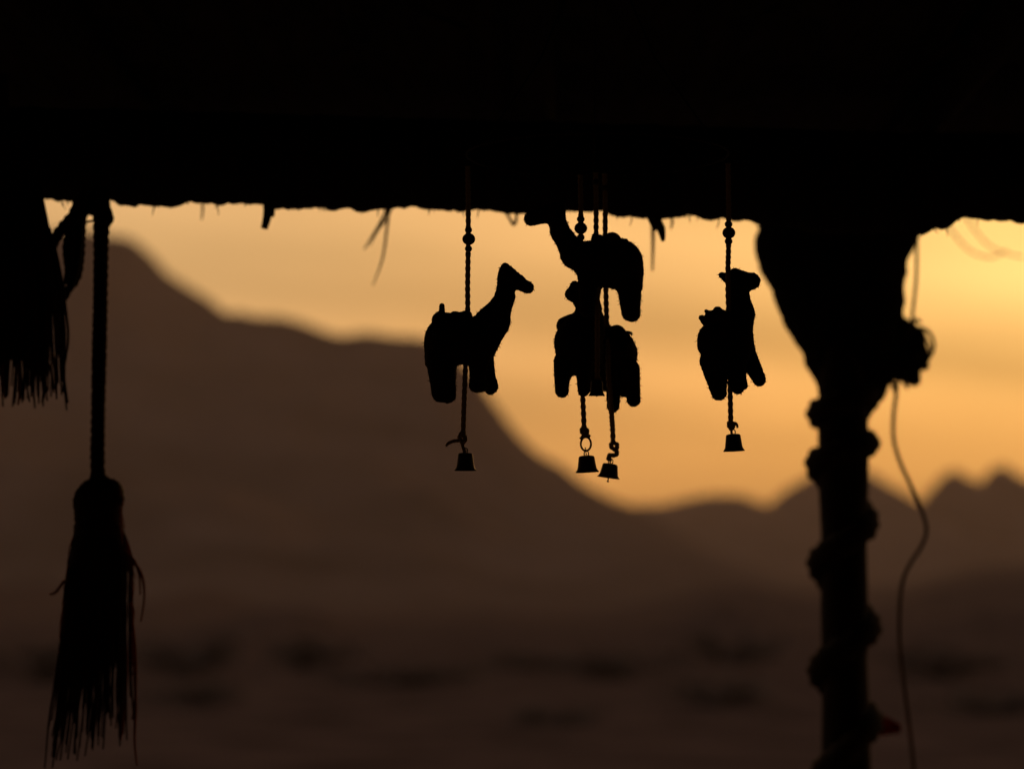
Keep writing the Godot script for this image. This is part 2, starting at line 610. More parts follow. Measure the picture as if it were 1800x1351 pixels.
func build_shelter() -> void:
	var t := thing("palm_shelter", "dark palm-thatched shelter roof with a ragged lower edge, filling the top of the view", "shelter", Vector3(0, 0, -1.0))
	var o := t.position
	# roof mat
	var b := buf()
	box(b, Vector3(-3.0, 2.42, -4.9) - o, Vector3(3.0, 2.56, 2.4) - o)
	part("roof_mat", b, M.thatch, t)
	for k in 9:
		b = buf()
		var x := -2.6 + k * 0.65 + rng.randf_range(-0.05, 0.05)
		var pts := []
		for s in 15:
			pts.append(Vector3(x + noise.get_noise_2d(s * 9.0, k * 50.0) * 0.04, 2.385 + noise.get_noise_2d(s * 9.0, k * 50.0 + 20.0) * 0.012, -4.8 + s * 0.5) - o)
		tube(b, pts, [0.034], 10)
		part("rafter", b, M.bark, t)
	# palm leaf strips under the mat
	for k in 60:
		b = buf()
		var x := rng.randf_range(-1.0, 1.0)
		var z := rng.randf_range(-4.0, -2.4)
		var y := 2.413 - 0.0008 * k * 0.1
		var dx := rng.randf_range(-0.25, 0.25)
		var w := rng.randf_range(0.008, 0.014)
		var pts := PackedVector3Array()
		for s in 7:
			var q := s / 6.0
			for e in [-1.0, 0.0, 1.0]:
				pts.append(Vector3(x + dx * (q - 0.5) + e * w * sin(PI * clampf(q, 0.04, 0.96)), y - 0.006 * absf(e) - 0.01 * sin(PI * q), z + (q - 0.5) * 0.6) - o)
		sheet(b, pts, 7, 3)
		part("palm_leaf", b, M.thatch, t)
	# eave beam: a crooked palm log, its lower edge at breast-lit height
	var edge := [[-3000, 262], [-1400, 308], [-600, 330], [0, 346], [80, 349], [160, 351], [200, 352], [212, 361], [226, 358], [262, 361], [318, 360], [326, 354], [380, 356], [455, 358], [470, 363], [560, 366], [615, 365], [640, 371], [690, 365], [720, 361], [752, 367], [815, 370], [850, 367],
		[890, 372], [940, 375], [1000, 370], [1050, 372], [1085, 378], [1120, 380], [1160, 384], [1180, 381], [1225, 378], [1250, 384], [1290, 385], [1320, 386], [1345, 396], [1480, 410], [1600, 408], [1622, 409], [1645, 402], [1668, 398], [1682, 385], [1712, 379], [1740, 385], [1800, 389], [2400, 408], [4500, 470]]
	var r := 0.06
	b = buf()
	var rows := 0
	var sides := 28
	var pts := PackedVector3Array()
	for k in edge.size() - 1:
		var steps := maxi(2, int((edge[k + 1][0] - edge[k][0]) / 9.0)) if edge[k][0] > -100 and edge[k][0] < 1850 else 12
		for s in steps:
			var u := float(s) / steps
			var px: float = lerpf(edge[k][0], edge[k + 1][0], u)
			var py: float = lerpf(edge[k][1], edge[k + 1][1], u * u * (3.0 - 2.0 * u))
			py += noise.get_noise_2d(px * 2.6, 300.0) * 5.0 + noise.get_noise_2d(px * 9.0, 340.0) * 4.0 + 2.0
			var p := at(px, py, BEAM_D)
			var line := at(px, 346.0 + px * 0.0285, BEAM_D)
			var low := line.y - p.y        # how far the rough underside hangs below the straight log
			for a in sides + 1:
				var ang := TAU * a / sides
				var dn := maxf(-cos(ang), 0.0)
				var rr := r + low * dn * dn + noise.get_noise_3d(px * 4.0, ang * 40.0, 0.0) * 0.004 * (1.0 - dn * 0.6)
				pts.append(Vector3(p.x, line.y + r + cos(ang) * rr, p.z + sin(ang) * rr * 0.95) - o)
			rows += 1
	sheet(b, pts, rows, sides + 1)
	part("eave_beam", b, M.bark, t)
	# outer beam over the posts
	b = buf()
	pts = PackedVector3Array()
	var op := []
	for k in 20:
		op.append(Vector3(-2.9 + k * 0.305, 2.305 + noise.get_noise_1d(k * 22.0) * 0.006, -POST_D - 0.01) - o)
	tube(b, op, [0.05], 14)
	part("outer_beam", b, M.bark, t)
	# fibres standing out of the beam's underside
	b = buf()
	for k in 700:
		var px := rng.randf_range(-60.0, 1860.0)
		if noise.get_noise_2d(px * 1.5, 77.0) < rng.randf_range(-0.3, 0.5):
			continue
		var py := edge_at(edge, px) - 3.0
		var dep := BEAM_D + rng.randf_range(-0.02, 0.02)
		var ln := rng.randf_range(2.0, 9.0) if rng.randf() < 0.88 else rng.randf_range(9.0, 26.0)
		var p := at(px, py, dep) - o
		var q := at(px + rng.randfn(0.0, 5.0), py + ln, dep) - o
		tube(b, [p, p.lerp(q, 0.5) + Vector3(rng.randfn(0.0, 0.0006), 0, 0), q], [0.0009, 0.0008, 0.0003], 4)
	part("fibres", b, M.thatch, t, "stuff")
	# hanging bits that can be told apart
	bit(t, o, [[468, 345], [470, 375], [464, 402]], [7, 8, 6], M.bark, "bark_stub", 3.57)
	bit(t, o, [[474, 350], [478, 366], [479, 381]], [6, 5, 3], M.bark, "bark_stub", 3.56)
	bit(t, o, [[686, 355], [668, 392], [640, 438]], [3.5, 2.6, 1.2], M.straw, "straw", 4.0)
	bit(t, o, [[684, 356], [680, 400], [672, 455], [655, 502]], [3.2, 2.6, 2.0, 0.8], M.straw, "straw", 4.0)
	bit(t, o, [[692, 356], [680, 382], [662, 408], [650, 432]], [2.5, 2.2, 1.6, 0.8], M.straw, "straw", 4.0)
	bit(t, o, [[1146, 360], [1148, 410], [1147, 476]], [5, 3.6, 1.6], M.straw, "straw", 3.9)
	bit(t, o, [[1140, 365], [1150, 395], [1153, 405]], [11, 6, 3], M.bark, "bark_stub", 3.52)
	bit(t, o, [[1152, 378], [1162, 402], [1166, 424]], [6, 8, 3], M.bark, "bark_stub", 3.50)
	bit(t, o, [[354, 345], [356, 365], [354, 386]], [2.5, 2.2, 1.2], M.straw, "straw", 3.9)
	bit(t, o, [[884, 365], [896, 384], [903, 394], [908, 384], [906, 365]], [2.5, 2.5, 3.2, 2.5, 2.5], M.straw, "straw", 3.85)
	bit(t, o, [[1178, 368], [1182, 390], [1179, 402]], [3, 2.4, 1.4], M.straw, "straw", 3.85)
	bit(t, o, [[1655, 380], [1700, 436], [1740, 452], [1770, 440]], [2.0, 1.6, 1.6, 1.4], M.straw, "straw", 5.6)
	bit(t, o, [[1690, 370], [1740, 432], [1800, 452]], [1.8, 1.5, 1.4], M.straw, "straw", 5.6)
	# unseen cloth at the back and sides, placed to keep the inside dark
	for w in [[Vector3(-3.0, 0.0, 2.36), Vector3(3.0, 2.415, 2.4)], [Vector3(-3.04, 0.0, -4.0), Vector3(-3.005, 2.415, 2.35)], [Vector3(3.005, 0.0, -4.0), Vector3(3.04, 2.415, 2.35)]]:
		b = buf()
		box(b, w[0] - o, w[1] - o)
		part("unseen_side_cloth", b, M.unseen_cloth, t)


func edge_at(edge: Array, px: float) -> float:
	for k in edge.size() - 1:
		if px < edge[k + 1][0]:
			return lerpf(edge[k][1], edge[k + 1][1], (px - edge[k][0]) / (edge[k + 1][0] - edge[k][0]))
	return edge[-1][1]


# a tapering strand drawn through photo points at one depth
func bit(t: Node3D, o: Vector3, ctrl: Array, radii: Array, m: Material, called: String, depth: float) -> void:
	var b := buf()
	strand(b, o, ctrl, radii, depth)
	part(called, b, m, t)


func strand(b: Dictionary, o: Vector3, ctrl: Array, radii: Array, depth: float, sides := 6, lobes := 0, pitch := 0.01, groove := 0.28) -> void:
	var pts := []
	for c in ctrl:
		pts.append(at(c[0], c[1], depth - (c[2] * depth / F if c.size() > 2 else 0.0)) - o)
	var steps := (ctrl.size() - 1) * 6
	if lobes > 0:
		var ln := 0.0
		for k in pts.size() - 1:
			ln += pts[k].distance_to(pts[k + 1])
		steps = maxi(steps, int(ln / pitch * 10.0))
	var rr := []
	for k in steps + 1:
		var u := float(k) / steps * (radii.size() - 1)
		var i := mini(int(u), maxi(radii.size() - 2, 0))
		rr.append(lerpf(radii[i], radii[mini(i + 1, radii.size() - 1)], u - i) * depth / F)
	tube(b, curve(pts, steps), rr, sides, lobes, pitch, groove)


func build_post() -> void:
	var d := POST_D
	var s := d / F
	var top := at(1478, 300, d)
	var foot := Vector3(top.x, 0.0, top.z)
	var t := thing("wooden_post", "dark wooden post wound with thick rope, its top wrapped in a flared bundle", "post", foot)
	var b := buf()
	var pts := []
	var rr := []
	for k in 60:
		var y := lerpf(-0.1, 2.26, k / 59.0)
		pts.append(Vector3(noise.get_noise_2d(y * 60.0, 7.0) * 0.006, y, 0))
		rr.append(42.0 * s * (1.0 + noise.get_noise_2d(y * 260.0, 70.0) * 0.16))
	tube(b, pts, rr, 18)
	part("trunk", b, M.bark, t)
	# rope spiral: heights where it crosses the left and right edges, top to bottom
	var cross := [[1, 702], [-1, 735], [1, 775], [-1, 808], [1, 918], [-1, 988], [1, 1093], [-1, 1170], [1, 1266], [-1, 1352], [1, 1446], [-1, 1540], [1, 1636], [-1, 1732], [1, 1828], [-1, 1924]]
	var ctrl := []
	for k in (cross.size() - 1) * 10 + 1:
		var u := k / 10.0
		var i := mini(int(u), cross.size() - 2)
		var f := u - i
		var py: float = lerpf(cross[i][1], cross[i + 1][1], f)
		var ang := PI * u
		var y := at(1478, py, d).y
		var rad := (42.0 + noise.get_noise_1d(py * 1.4) * 5.0) * s
		y += noise.get_noise_1d(py * 0.9 + 500.0) * 12.0 * s
		ctrl.append(Vector3(cos(ang) * rad, y, sin(ang) * rad))
	b = buf()
	tube(b, curve(ctrl, 1100), [24.0 * s], 18, 3, 0.07, 0.24)
	part("rope", b, M.rope, t)
	# flared wrapping
	var prof := [[300, 1300, 1630], [375, 1305, 1624], [395, 1330, 1622], [415, 1333, 1618], [440, 1327, 1609], [465, 1333, 1594], [490, 1345, 1590], [530, 1362, 1590], [570, 1380, 1590], [610, 1402, 1588], [640, 1415, 1580], [665, 1428, 1562], [690, 1437, 1550], [715, 1436, 1545], [735, 1434, 1528], [752, 1440, 1512]]
	var rows := 0
	var sides := 48
	var gp := PackedVector3Array()
	for k in prof.size() - 1:
		for q in 6:
			var u := q / 6.0
			var py: float = lerpf(prof[k][0], prof[k + 1][0], u)
			var l: float = cubic_interpolate(prof[k][1], prof[k + 1][1], prof[maxi(k - 1, 0)][1], prof[mini(k + 2, prof.size() - 1)][1], u)
			var r: float = lerpf(prof[k][2], prof[k + 1][2], u) + noise.get_noise_2d(py * 1.6, 640.0) * 7.0
			l += noise.get_noise_2d(py * 1.5, 600.0) * 8.0
			var c := at((l + r) * 0.5, py, d) - foot
			var hw := (r - l) * 0.5 * s
			var hd := 42.0 * s + (hw - 42.0 * s) * 0.45
			for a in sides + 1:
				var ang := TAU * a / sides
				var fold := 1.0 + 0.05 * sin(ang * 9.0 + noise.get_noise_1d(py * 0.5) * 3.0) * (1.0 - absf(cos(ang))) + 0.02 * noise.get_noise_2d(cos(ang) * 90.0, py + sin(ang) * 90.0)
				gp.append(c + Vector3(cos(ang) * hw * fold, 0.0, sin(ang) * hd * fold))
			rows += 1
	b = buf()
	sheet(b, gp, rows, sides + 1)
	part("wrapping", b, M.wrap, t)
	# knot of rope on its right side
	var kn := func(x: float, y: float, z: float) -> Vector3: return at(x, y, d - z * s) - foot
	b = buf()
	var prims := []
	for q in [[1545, 640, 10, 26, 1600, 655, 14, 17], [1560, 585, 6, 24, 1586, 575, 10, 18], [1600, 655, 14, 17, 1608, 668, 12, 11], [1545, 660, 0, 24, 1540, 690, 0, 18]]:
		prims.append([kn.call(q[0], q[1], q[2]), q[3] * s, kn.call(q[4], q[5], q[6]), q[7] * s])
	blend(b, prims, 3.0 * s, 10.0 * s, 2.5 * s)
	part("knot", b, M.rope, t)
	for q in [[1598, 606, 17, 24, 13, 12, 10], [1617, 606, 25, 30, 3.2, 16, 6], [1606, 624, 20, 24, 8, 20, -6], [1592, 600, 24, 30, 8, -8, 8], [1603, 596, 20, 17, 7, 6, -8], [1622, 618, 14, 24, 2.4, 4, 6], [1586, 636, 26, 20, 9, 14, 6]]:
		b = buf()
		var loop := []
		for a in 28:
			var ang := TAU * a / 28.0
			loop.append(kn.call(q[0] + cos(ang) * q[2], q[1] + sin(ang) * q[3], q[5] + sin(ang * 2.0) * q[6]))
		tube(b, loop, [q[4] * s], 10, 0, 0.02, 0.2, true)
		part("loop", b, M.rope, t)
	for c in [[[1604, 655], [1613, 664], [1611, 676]], [[1566, 668], [1572, 680], [1570, 688]], [[1612, 640], [1626, 648], [1634, 640]], [[1596, 575], [1610, 562], [1620, 568]], [[1590, 668], [1596, 684]]]:
		b = buf()
		strand(b, foot, c, [5.0, 4.0, 2.0], d - 0.02)
		part("frayed_end", b, M.rope, t)
	b = buf()
	strand(b, foot, [[1612, 395], [1612, 440], [1611, 490], [1607, 530], [1602, 575]], [3.0], d - 0.02)
	part("loose_strand", b, M.wire, t)

	var c := thing("dangling_cord", "thin bent cord hanging down from the knot on the post", "cord", at(1576, 668, d - 0.01))
	b = buf()
	strand(b, c.position, [[1580, 655], [1576, 690], [1571, 735], [1572, 775], [1584, 815], [1604, 858], [1622, 900], [1629, 932], [1620, 960], [1601, 990], [1587, 1022], [1582, 1070], [1582, 1130], [1588, 1190], [1597, 1260], [1604, 1320], [1610, 1400], [1612, 1480], [1608, 1540]], [3.6], d - 0.01, 8)
	part("cord_strand", b, M.wire, c)

	var rs := thing("red_scrap", "small red scrap of cloth sticking out from the rope on the post", "cloth scrap", at(1530, 1268, d - 0.02))
	b = buf()
	var rp := PackedVector3Array()
	for i in 6:
		var u := i / 5.0
		for j in 5:
			var w := j / 4.0
			var x := lerpf(1522, 1584, u)
			var y := lerpf(lerpf(1240, 1272, u), lerpf(1296, 1288, u), w)
			rp.append(at(x, y, d - 0.02 - 0.004 * sin(u * 5.0 + w * 3.0)) - rs.position)
	sheet(b, rp, 6, 5)
	part("cloth", b, M.red, rs)


# ------------------------------------------------------------------ tassels
func build_tassels() -> void:
	var d := 3.5
	var s := d / F
	# long tassel
	var t := thing("long_tassel", "long dark tassel on a thick twisted cord, hanging at the left", "tassel", at(176, 345, d))
	var o := t.position
	var b := buf()
	strand(b, o, [[180, 330], [178, 380], [177, 440], [176, 520], [174, 620], [172, 720], [171, 800], [172, 860]], [15.0, 16.0, 14.5, 14.0, 14.5, 13.5, 14.0, 14.0], d, 14, 3, 0.034)
	part("cord", b, M.yarn, t)
	b = buf()
	var prims := []
	for q in [[172, 350, 0, 15, 180, 392, 4, 14], [165, 350, 0, 8, 156, 372, 0, 6], [188, 372, 0, 9, 193, 385, 0, 7]]:
		prims.append([at(q[0], q[1], d) - o, q[3] * s, at(q[4], q[5], d) - o, q[7] * s])
	blend(b, prims, 2.5 * s, 8.0 * s, 2.0 * s)
	part("top_knot", b, M.yarn, t)
	b = buf()
	prims = []
	for q in [[172, 838, 0, 14, 174, 862, 0, 30], [160, 872, 0, 27, 189, 870, 0, 26], [172, 880, 14, 26, 172, 880, -14, 26], [172, 885, 0, 37, 172, 912, 0, 36], [196, 862, 6, 17, 200, 875, 8, 15], [148, 880, 4, 15, 146, 905, 4, 13], [172, 912, 0, 36, 174, 985, 0, 50], [174, 985, 0, 48, 174, 1060, 0, 46]]:
		prims.append([at(q[0], q[1], d - q[2] * s) - o, q[3] * s, at(q[4], q[5], d - q[6] * s) - o, q[7] * s])
	blend(b, prims, 4.0 * s, 12.0 * s, 4.0 * s)
	part("head", b, M.yarn, t)
	b = buf()
	for k in 3:
		var ring := []
		for a in 30:
			var ang := TAU * a / 30.0
			ring.append(at(172 + cos(ang) * 39.0, 925 + k * 7.0 + sin(ang) * 2.0, d + sin(ang) * 39.0 * s) - o)
		tube(b, ring, [5.0 * s], 7, 0, 0.02, 0.2, true)
	part("binding", b, M.yarn, t)
	var dark := buf()
	for k in 230:
		var a := rng.randf() * TAU
		var q := sqrt(rng.randf()) * 0.82 if k % 5 > 0 else rng.randf_range(0.82, 1.03)
		var ca := cos(a) * q
		var sa := sin(a) * q
		var ln := rng.randf_range(0.45, 0.72) if rng.randf() < 0.72 and q < 0.82 else rng.randf_range(0.75, 1.05)
		var yend := lerpf(925.0, 1310.0 + 25.0 * (ca * -1.0), ln)
		var c := []
		for g in 6:
			var u := g / 5.0
			var y := lerpf(922.0, yend, u)
			var hw := interp([[920, 38], [950, 50], [990, 58], [1050, 61], [1120, 64], [1200, 72], [1340, 85]], y)
			var mid := interp([[920, 173], [990, 176], [1050, 172], [1200, 166], [1340, 158]], y)
			c.append([mid + ca * hw + rng.randfn(0, 2.6) * u, y, sa * hw * 0.9])
		strand(dark, o, c, [2.4, 2.4, 2.2, 1.5], d, 5)
	part("fringe", dark, M.yarn, t, "stuff")
	var frayed := buf()
	for k in 90:
		var sd := 1.0 if rng.randf() < 0.5 else -1.0
		var y := rng.randf_range(850.0, 1160.0)
		var hw := interp([[840, 30], [870, 40], [920, 38], [950, 50], [990, 58], [1050, 61], [1160, 66]], y)
		var mid := interp([[920, 173], [990, 176], [1050, 172], [1160, 168]], y)
		var z := rng.randf_range(-25.0, 25.0)
		var x := mid + sd * hw * 0.93
		var ln := rng.randf_range(14.0, 46.0)
		strand(frayed, o, [[x, y, z], [x + sd * rng.randf_range(1.0, 7.0), y + ln * 0.4, z], [x + sd * rng.randf_range(0.0, 10.0), y + ln, z]], [1.3, 1.1, 0.6], d, 4)
	part("frayed_threads", frayed, M.backlit_red_yarn, t, "stuff")
	# a few loose ends, the red of light coming through put into their colour
	for c in [[[222, 980], [238, 992], [250, 1015], [253, 1050], [247, 1092]], [[215, 965], [235, 985], [244, 1010], [246, 1045]], [[236, 1180], [238, 1240], [236, 1300], [240, 1345]], [[112, 1020], [98, 1040], [86, 1044]], [[228, 1060], [236, 1130], [238, 1210], [232, 1265]], [[218, 1090], [222, 1180], [216, 1260], [212, 1300]]]:
		b = buf()
		strand(b, o, c, [2.8, 2.6, 1.4], d - 0.01, 6)
		part("loose_yarn", b, M.backlit_red_yarn, t)

	# broad tassel cut by the left edge of the view
	var t2 := thing("broad_tassel", "broad dark tassel with a ragged fringe at the left edge", "tassel", at(0, 300, d - 0.05))
	o = t2.position
	d -= 0.05
	s = d / F
	b = buf()
	strand(b, o, [[0, 130], [2, 180], [0, 235]], [14.0], d, 14, 3, 0.034)
	part("cord", b, M.yarn, t2)
	b = buf()
	prims = []
	for q in [[0, 225, 0, 20, 0, 250, 0, 44], [0, 255, 0, 50, 0, 300, 0, 56], [0, 300, 0, 58, 2, 400, 0, 62], [2, 400, 0, 62, 4, 520, 0, 60]]:
		prims.append([at(q[0], q[1], d) - o, q[3] * s, at(q[4], q[5], d) - o, q[7] * s])
	blend(b, prims, 5.0 * s, 14.0 * s, 4.0 * s)
	part("head", b, M.yarn, t2)
	dark = buf()
	for k in 300:
		var a := rng.randf() * TAU
		var q := sqrt(rng.randf())
		var ca := cos(a) * q
		var sa := sin(a) * q
		var yend := rng.randf_range(595.0, 715.0) + ca * 6.0
		var c := []
		for g in 6:
			var u := g / 5.0
			var y := lerpf(300.0, yend, u)
			var hw := interp([[300, 64], [350, 74], [420, 92], [500, 106], [600, 116], [700, 118]], y)
			c.append([2.0 + ca * hw + rng.randfn(0, 3.0) * u, y, sa * hw * 0.8])
		strand(dark, o, c, [2.6, 2.6, 2.4, 1.6], d, 5)
	part("fringe", dark, M.yarn, t2, "stuff")
	for c in [[[86, 400], [104, 470], [117, 560], [119, 600], [112, 650], [116, 690], [119, 708]], [[96, 600], [112, 640], [110, 690]]]:
		b = buf()
		strand(b, o, c, [2.6, 2.4, 1.6], d - 0.01, 6)
		part("loose_yarn", b, M.yarn, t2)
	for c in [[[30, 640], [34, 680], [31, 712]], [[4, 640], [6, 680], [8, 700]]]:
		b = buf()
		strand(b, o, c, [2.6, 2.4, 1.6], d - 0.03, 6)
		part("loose_yarn", b, M.backlit_red_yarn, t2)
	for c in [[[92, 620], [97, 660], [98, 692]], [[88, 640], [94, 690]]]:
		b = buf()
		strand(b, o, c, [2.6, 2.4, 1.6], d - 0.03, 6)
		part("loose_yarn", b, M.backlit_gold_yarn, t2)

	# loop of yarn strands draped between the two
	var t3 := thing("yarn_loop", "loose loop of dark yarn between the two tassels", "yarn", at(135, 352, 3.5))
	o = t3.position
	for c in [[[150, 340], [132, 372], [112, 395], [95, 420], [92, 455], [108, 500], [120, 520]], [[152, 345], [140, 385], [136, 430], [132, 470], [122, 505], [112, 530]], [[146, 340], [130, 385], [122, 425], [120, 465], [114, 500]], [[150, 345], [136, 378], [124, 400], [116, 440], [118, 480]],
		[[150, 350], [142, 400], [140, 450], [134, 490], [118, 515]], [[140, 345], [126, 380], [106, 408], [98, 430]]]:
		b = buf()
		strand(b, o, c, [9.0, 10.0, 9.0, 4.0], 3.5 + rng.randf_range(-0.02, 0.02), 8, 2, 0.02)
		part("yarn_strand", b, M.yarn, t3)
	b = buf()
	strand(b, o, [[142, 388], [152, 389], [164, 388]], [2.0], 3.49, 6)
	part("tie", b, M.yarn, t3)


func interp(tab: Array, x: float) -> float:
	for k in tab.size() - 1:
		if x <= tab[k + 1][0]:
			return lerpf(tab[k][1], tab[k + 1][1], clampf((x - tab[k][0]) / (tab[k + 1][0] - tab[k][0]), 0.0, 1.0))
	return tab[-1][1]


# ------------------------------------------------------------------ the camel mobile
func build_mobile() -> void:
	var mid := at(1050, 272, 3.0)
	var r := 230.0 * 3.0 / F
	var t := thing("mobile_hoop", "thin wire hoop under the dark roof that carries the strings of camels", "hoop", mid)
	var b := buf()
	var ring := []
	for a in 72:
		var ang := TAU * a / 72.0
		ring.append(Vector3(cos(ang) * r, noise.get_noise_1d(a * 8.0) * 0.001, sin(ang) * r))
	tube(b, ring, [0.0016], 8, 0, 0.01, 0.2, true)
	part("wire_ring", b, M.iron, t)
	for k in 3:
		var ang := TAU * (k + 0.25) / 3.0
		b = buf()
		tube(b, [Vector3(cos(ang) * r, 0, sin(ang) * r), Vector3(cos(ang) * r * 0.5, 0.10, sin(ang) * r * 0.5), Vector3(0, 0.26, 0)], [0.0012], 6)
		part("hanger_string", b, M.iron, t)
	b = buf()
	tube(b, [Vector3(0, 0.25, 0), Vector3(0, 0.3, 0)], [0.003], 8)
	part("hook", b, M.iron, t)


# c: depth, label, body / saddle capsules [x, y, z, r, x, y, z, r], cloth [x, y, r, x, y, r], string points, beads, bell
func camel(c: Dictionary) -> void:
	var d: float = c.depth
	var s := d / F
	var t := thing("camel_ornament", c.label, "ornament", at(c.string[0][0], c.string[0][1], d), "cloth camels on the mobile")
	var o := t.position
	var b := buf()
	blend(b, capsules(c.body, d, o), 2.3 * s, 9.0 * s, 1.5 * s)
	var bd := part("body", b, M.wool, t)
	var fuzz := buf()
	for k in 700:
		var i := rng.randi_range(0, b.v.size() - 1)
		var p: Vector3 = b.v[i]
		var dir: Vector3 = (b.n[i] + Vector3(rng.randfn(0, 0.6), rng.randfn(0, 0.6) - 0.3, rng.randfn(0, 0.6))).normalized()
		var ln := rng.randf_range(1.5, 5.0) * s
		tube(fuzz, [p - dir * 0.8 * s, p + dir * ln * 0.6, p + dir * ln - Vector3(0, 0.5 * s, 0)], [0.55 * s, 0.45 * s, 0.2 * s], 3)
	part("fuzz", fuzz, M.wool, bd, "stuff")
	b = buf()
	blend(b, capsules(c.saddle, d, o), 2.2 * s, 5.0 * s, 1.2 * s)
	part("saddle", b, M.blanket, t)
	# blanket over the back, with a hem of short threads
	var q: Array = c.cloth
	var pa := at(q[0], q[1], d) - o
	var pb := at(q[3], q[4], d) - o
	var ax := (pb - pa).normalized()
	var up := tilt * Vector3.UP
	up = (up - ax * up.dot(ax)).normalized()
	var side := ax.cross(up)
	var rows := 15
	var cols := 29
	var half := 1.75
	b = buf()
	var threads := buf()
	for layer in 2:
		var pts := PackedVector3Array()
		for i in rows:
			var u := float(i) / (rows - 1)
			var r: float = (lerpf(q[2], q[5], u) + 3.0 - 1.6 * layer) * s
			for j in cols:
				var a := lerpf(-half, half, float(j) / (cols - 1))
				var rr := r * (1.0 + 0.02 * noise.get_noise_2d(u * 300.0, a * 80.0))
				pts.append(pa.lerp(pb, u) + (up * cos(a) + side * sin(a)) * rr)
		sheet(b, pts, rows, cols)
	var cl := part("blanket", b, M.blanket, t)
	for i in 150:
		var u := rng.randf()
		var a := half * (1.0 if rng.randf() < 0.5 else -1.0)
		var end := i % 3 == 0
		if end:
			a = rng.randf_range(-half, half)
			u = 1.0 if rng.randf() < 0.5 else 0.0
		var r: float = (lerpf(q[2], q[5], u) + 2.5) * s
		var p := pa.lerp(pb, u) + (up * cos(a) + side * sin(a)) * r
		var dir := (-up * 0.7 + (up * cos(a) + side * sin(a)) * 0.3 + ax * ((u - 0.5) * 1.6 if end else 0.0) + Vector3(rng.randfn(0, 0.2), rng.randfn(0, 0.2), rng.randfn(0, 0.2))).normalized()
		var ln := rng.randf_range(3.0, 7.5) * s
		tube(threads, [p, p + dir * ln * 0.5, p + dir * ln - up * 0.5 * s], [0.9 * s, 0.8 * s, 0.4 * s], 4)
	part("hem_threads", threads, M.blanket, cl, "stuff")
	# string
	b = buf()
	strand(b, o, c.string, [5.0], d, 14, 2, 24.0 * s, 0.3)
	part("string", b, M.cord, t)
	for e in c.beads:
		b = buf()
		var ctr := at(e[0], e[1], d) - o
		var prof := []
		for k in 13:
			var a := -PI / 2 + PI * k / 12.0
			prof.append(Vector2(cos(a) * e[2] * s, sin(a) * e[2] * 0.92 * s))
		lathe(b, ctr, Basis(), prof, 18)
		part("bead", b, M.bead, t)
	# knots below
	for e in c.knots:
		b = buf()
		strand(b, o, e[0], e[1], d, 10, 2, 12.0 * s)
		part("knot", b, M.cord, t)
	if c.has("ring"):
		b = buf()
		var rp := []
		for k in 32:
			var a := TAU * k / 32.0
			rp.append(at(c.ring[0] + cos(a) * c.ring[2], c.ring[1] + sin(a) * c.ring[3], d + sin(a * 2.0) * 2.0 * s) - o)
		tube(b, rp, [1.9 * s], 8, 0, 0.01, 0.2, true)
		part("ring", b, M.ring, t)
	# bell: open thin-walled, flared lip, clapper
	var e: Array = c.bell         # x, top y, bottom y, top radius, lip radius, tilt
	var h: float = (e[2] - e[1]) * s
	var axes := tilt * Basis(Vector3.BACK, deg_to_rad(e[5]))
	var mouth := at(lerpf(e[0], e[0], 0.0), e[1], d) - o
	var prof := []
	var rt: float = e[3] * s
	var rl: float = e[4] * s
	for p in [[0.0, 0.03], [0.55, 0.02], [0.9, -0.02], [1.0, -0.1], [1.05, -0.3], [1.12, -0.55], [1.2, -0.76]]:
		prof.append(Vector2(rt * p[0] + 0.00005, h * p[1]))
	prof.append(Vector2(lerpf(rt * 1.2, rl, 0.5), -h * 0.88))
	prof.append(Vector2(rl, -h * 0.95))
	prof.append(Vector2(rl, -h))
	prof.append(Vector2(rl * 0.93, -h))
	prof.append(Vector2(rt * 1.1, -h * 0.78))
	prof.append(Vector2(rt * 0.95, -h * 0.3))
	prof.append(Vector2(rt * 0.8, -h * 0.07))
	prof.append(Vector2(0.00005, -h * 0.05))
	b = buf()
	lathe(b, mouth, axes, prof, 26)
	var bell := part("bell", b, M.brass, t)
	b = buf()
	var loop := []
	for k in 16:
		var a := TAU * k / 16.0
		loop.append(mouth + axes * Vector3(cos(a) * 4.0 * s, (4.0 + sin(a) * 5.0) * s, 0))
	tube(b, loop, [1.0 * s], 6, 0, 0.01, 0.2, true)
	part("bell_loop", b, M.brass, bell)
	b = buf()
	var low: float = c.get("clapper", 1.02)
	tube(b, [mouth - axes * Vector3(0, h * 0.08, 0), mouth - axes * Vector3(0, h * (low - 0.12), 0), mouth - axes * Vector3(0, h * (low - 0.06), 0), mouth - axes * Vector3(0, h * low, 0)], [1.0 * s, 1.1 * s, 2.4 * s, 1.6 * s], 8)
	part("clapper", b, M.iron, bell)


func capsules(list: Array, d: float, o: Vector3) -> Array:
	var s := d / F
	var out := []
	for q in list:
		out.append([at(q[0], q[1], d - q[2] * s) - o, q[3] * s, at(q[4], q[5], d - q[6] * s) - o, q[7] * s])
	return out


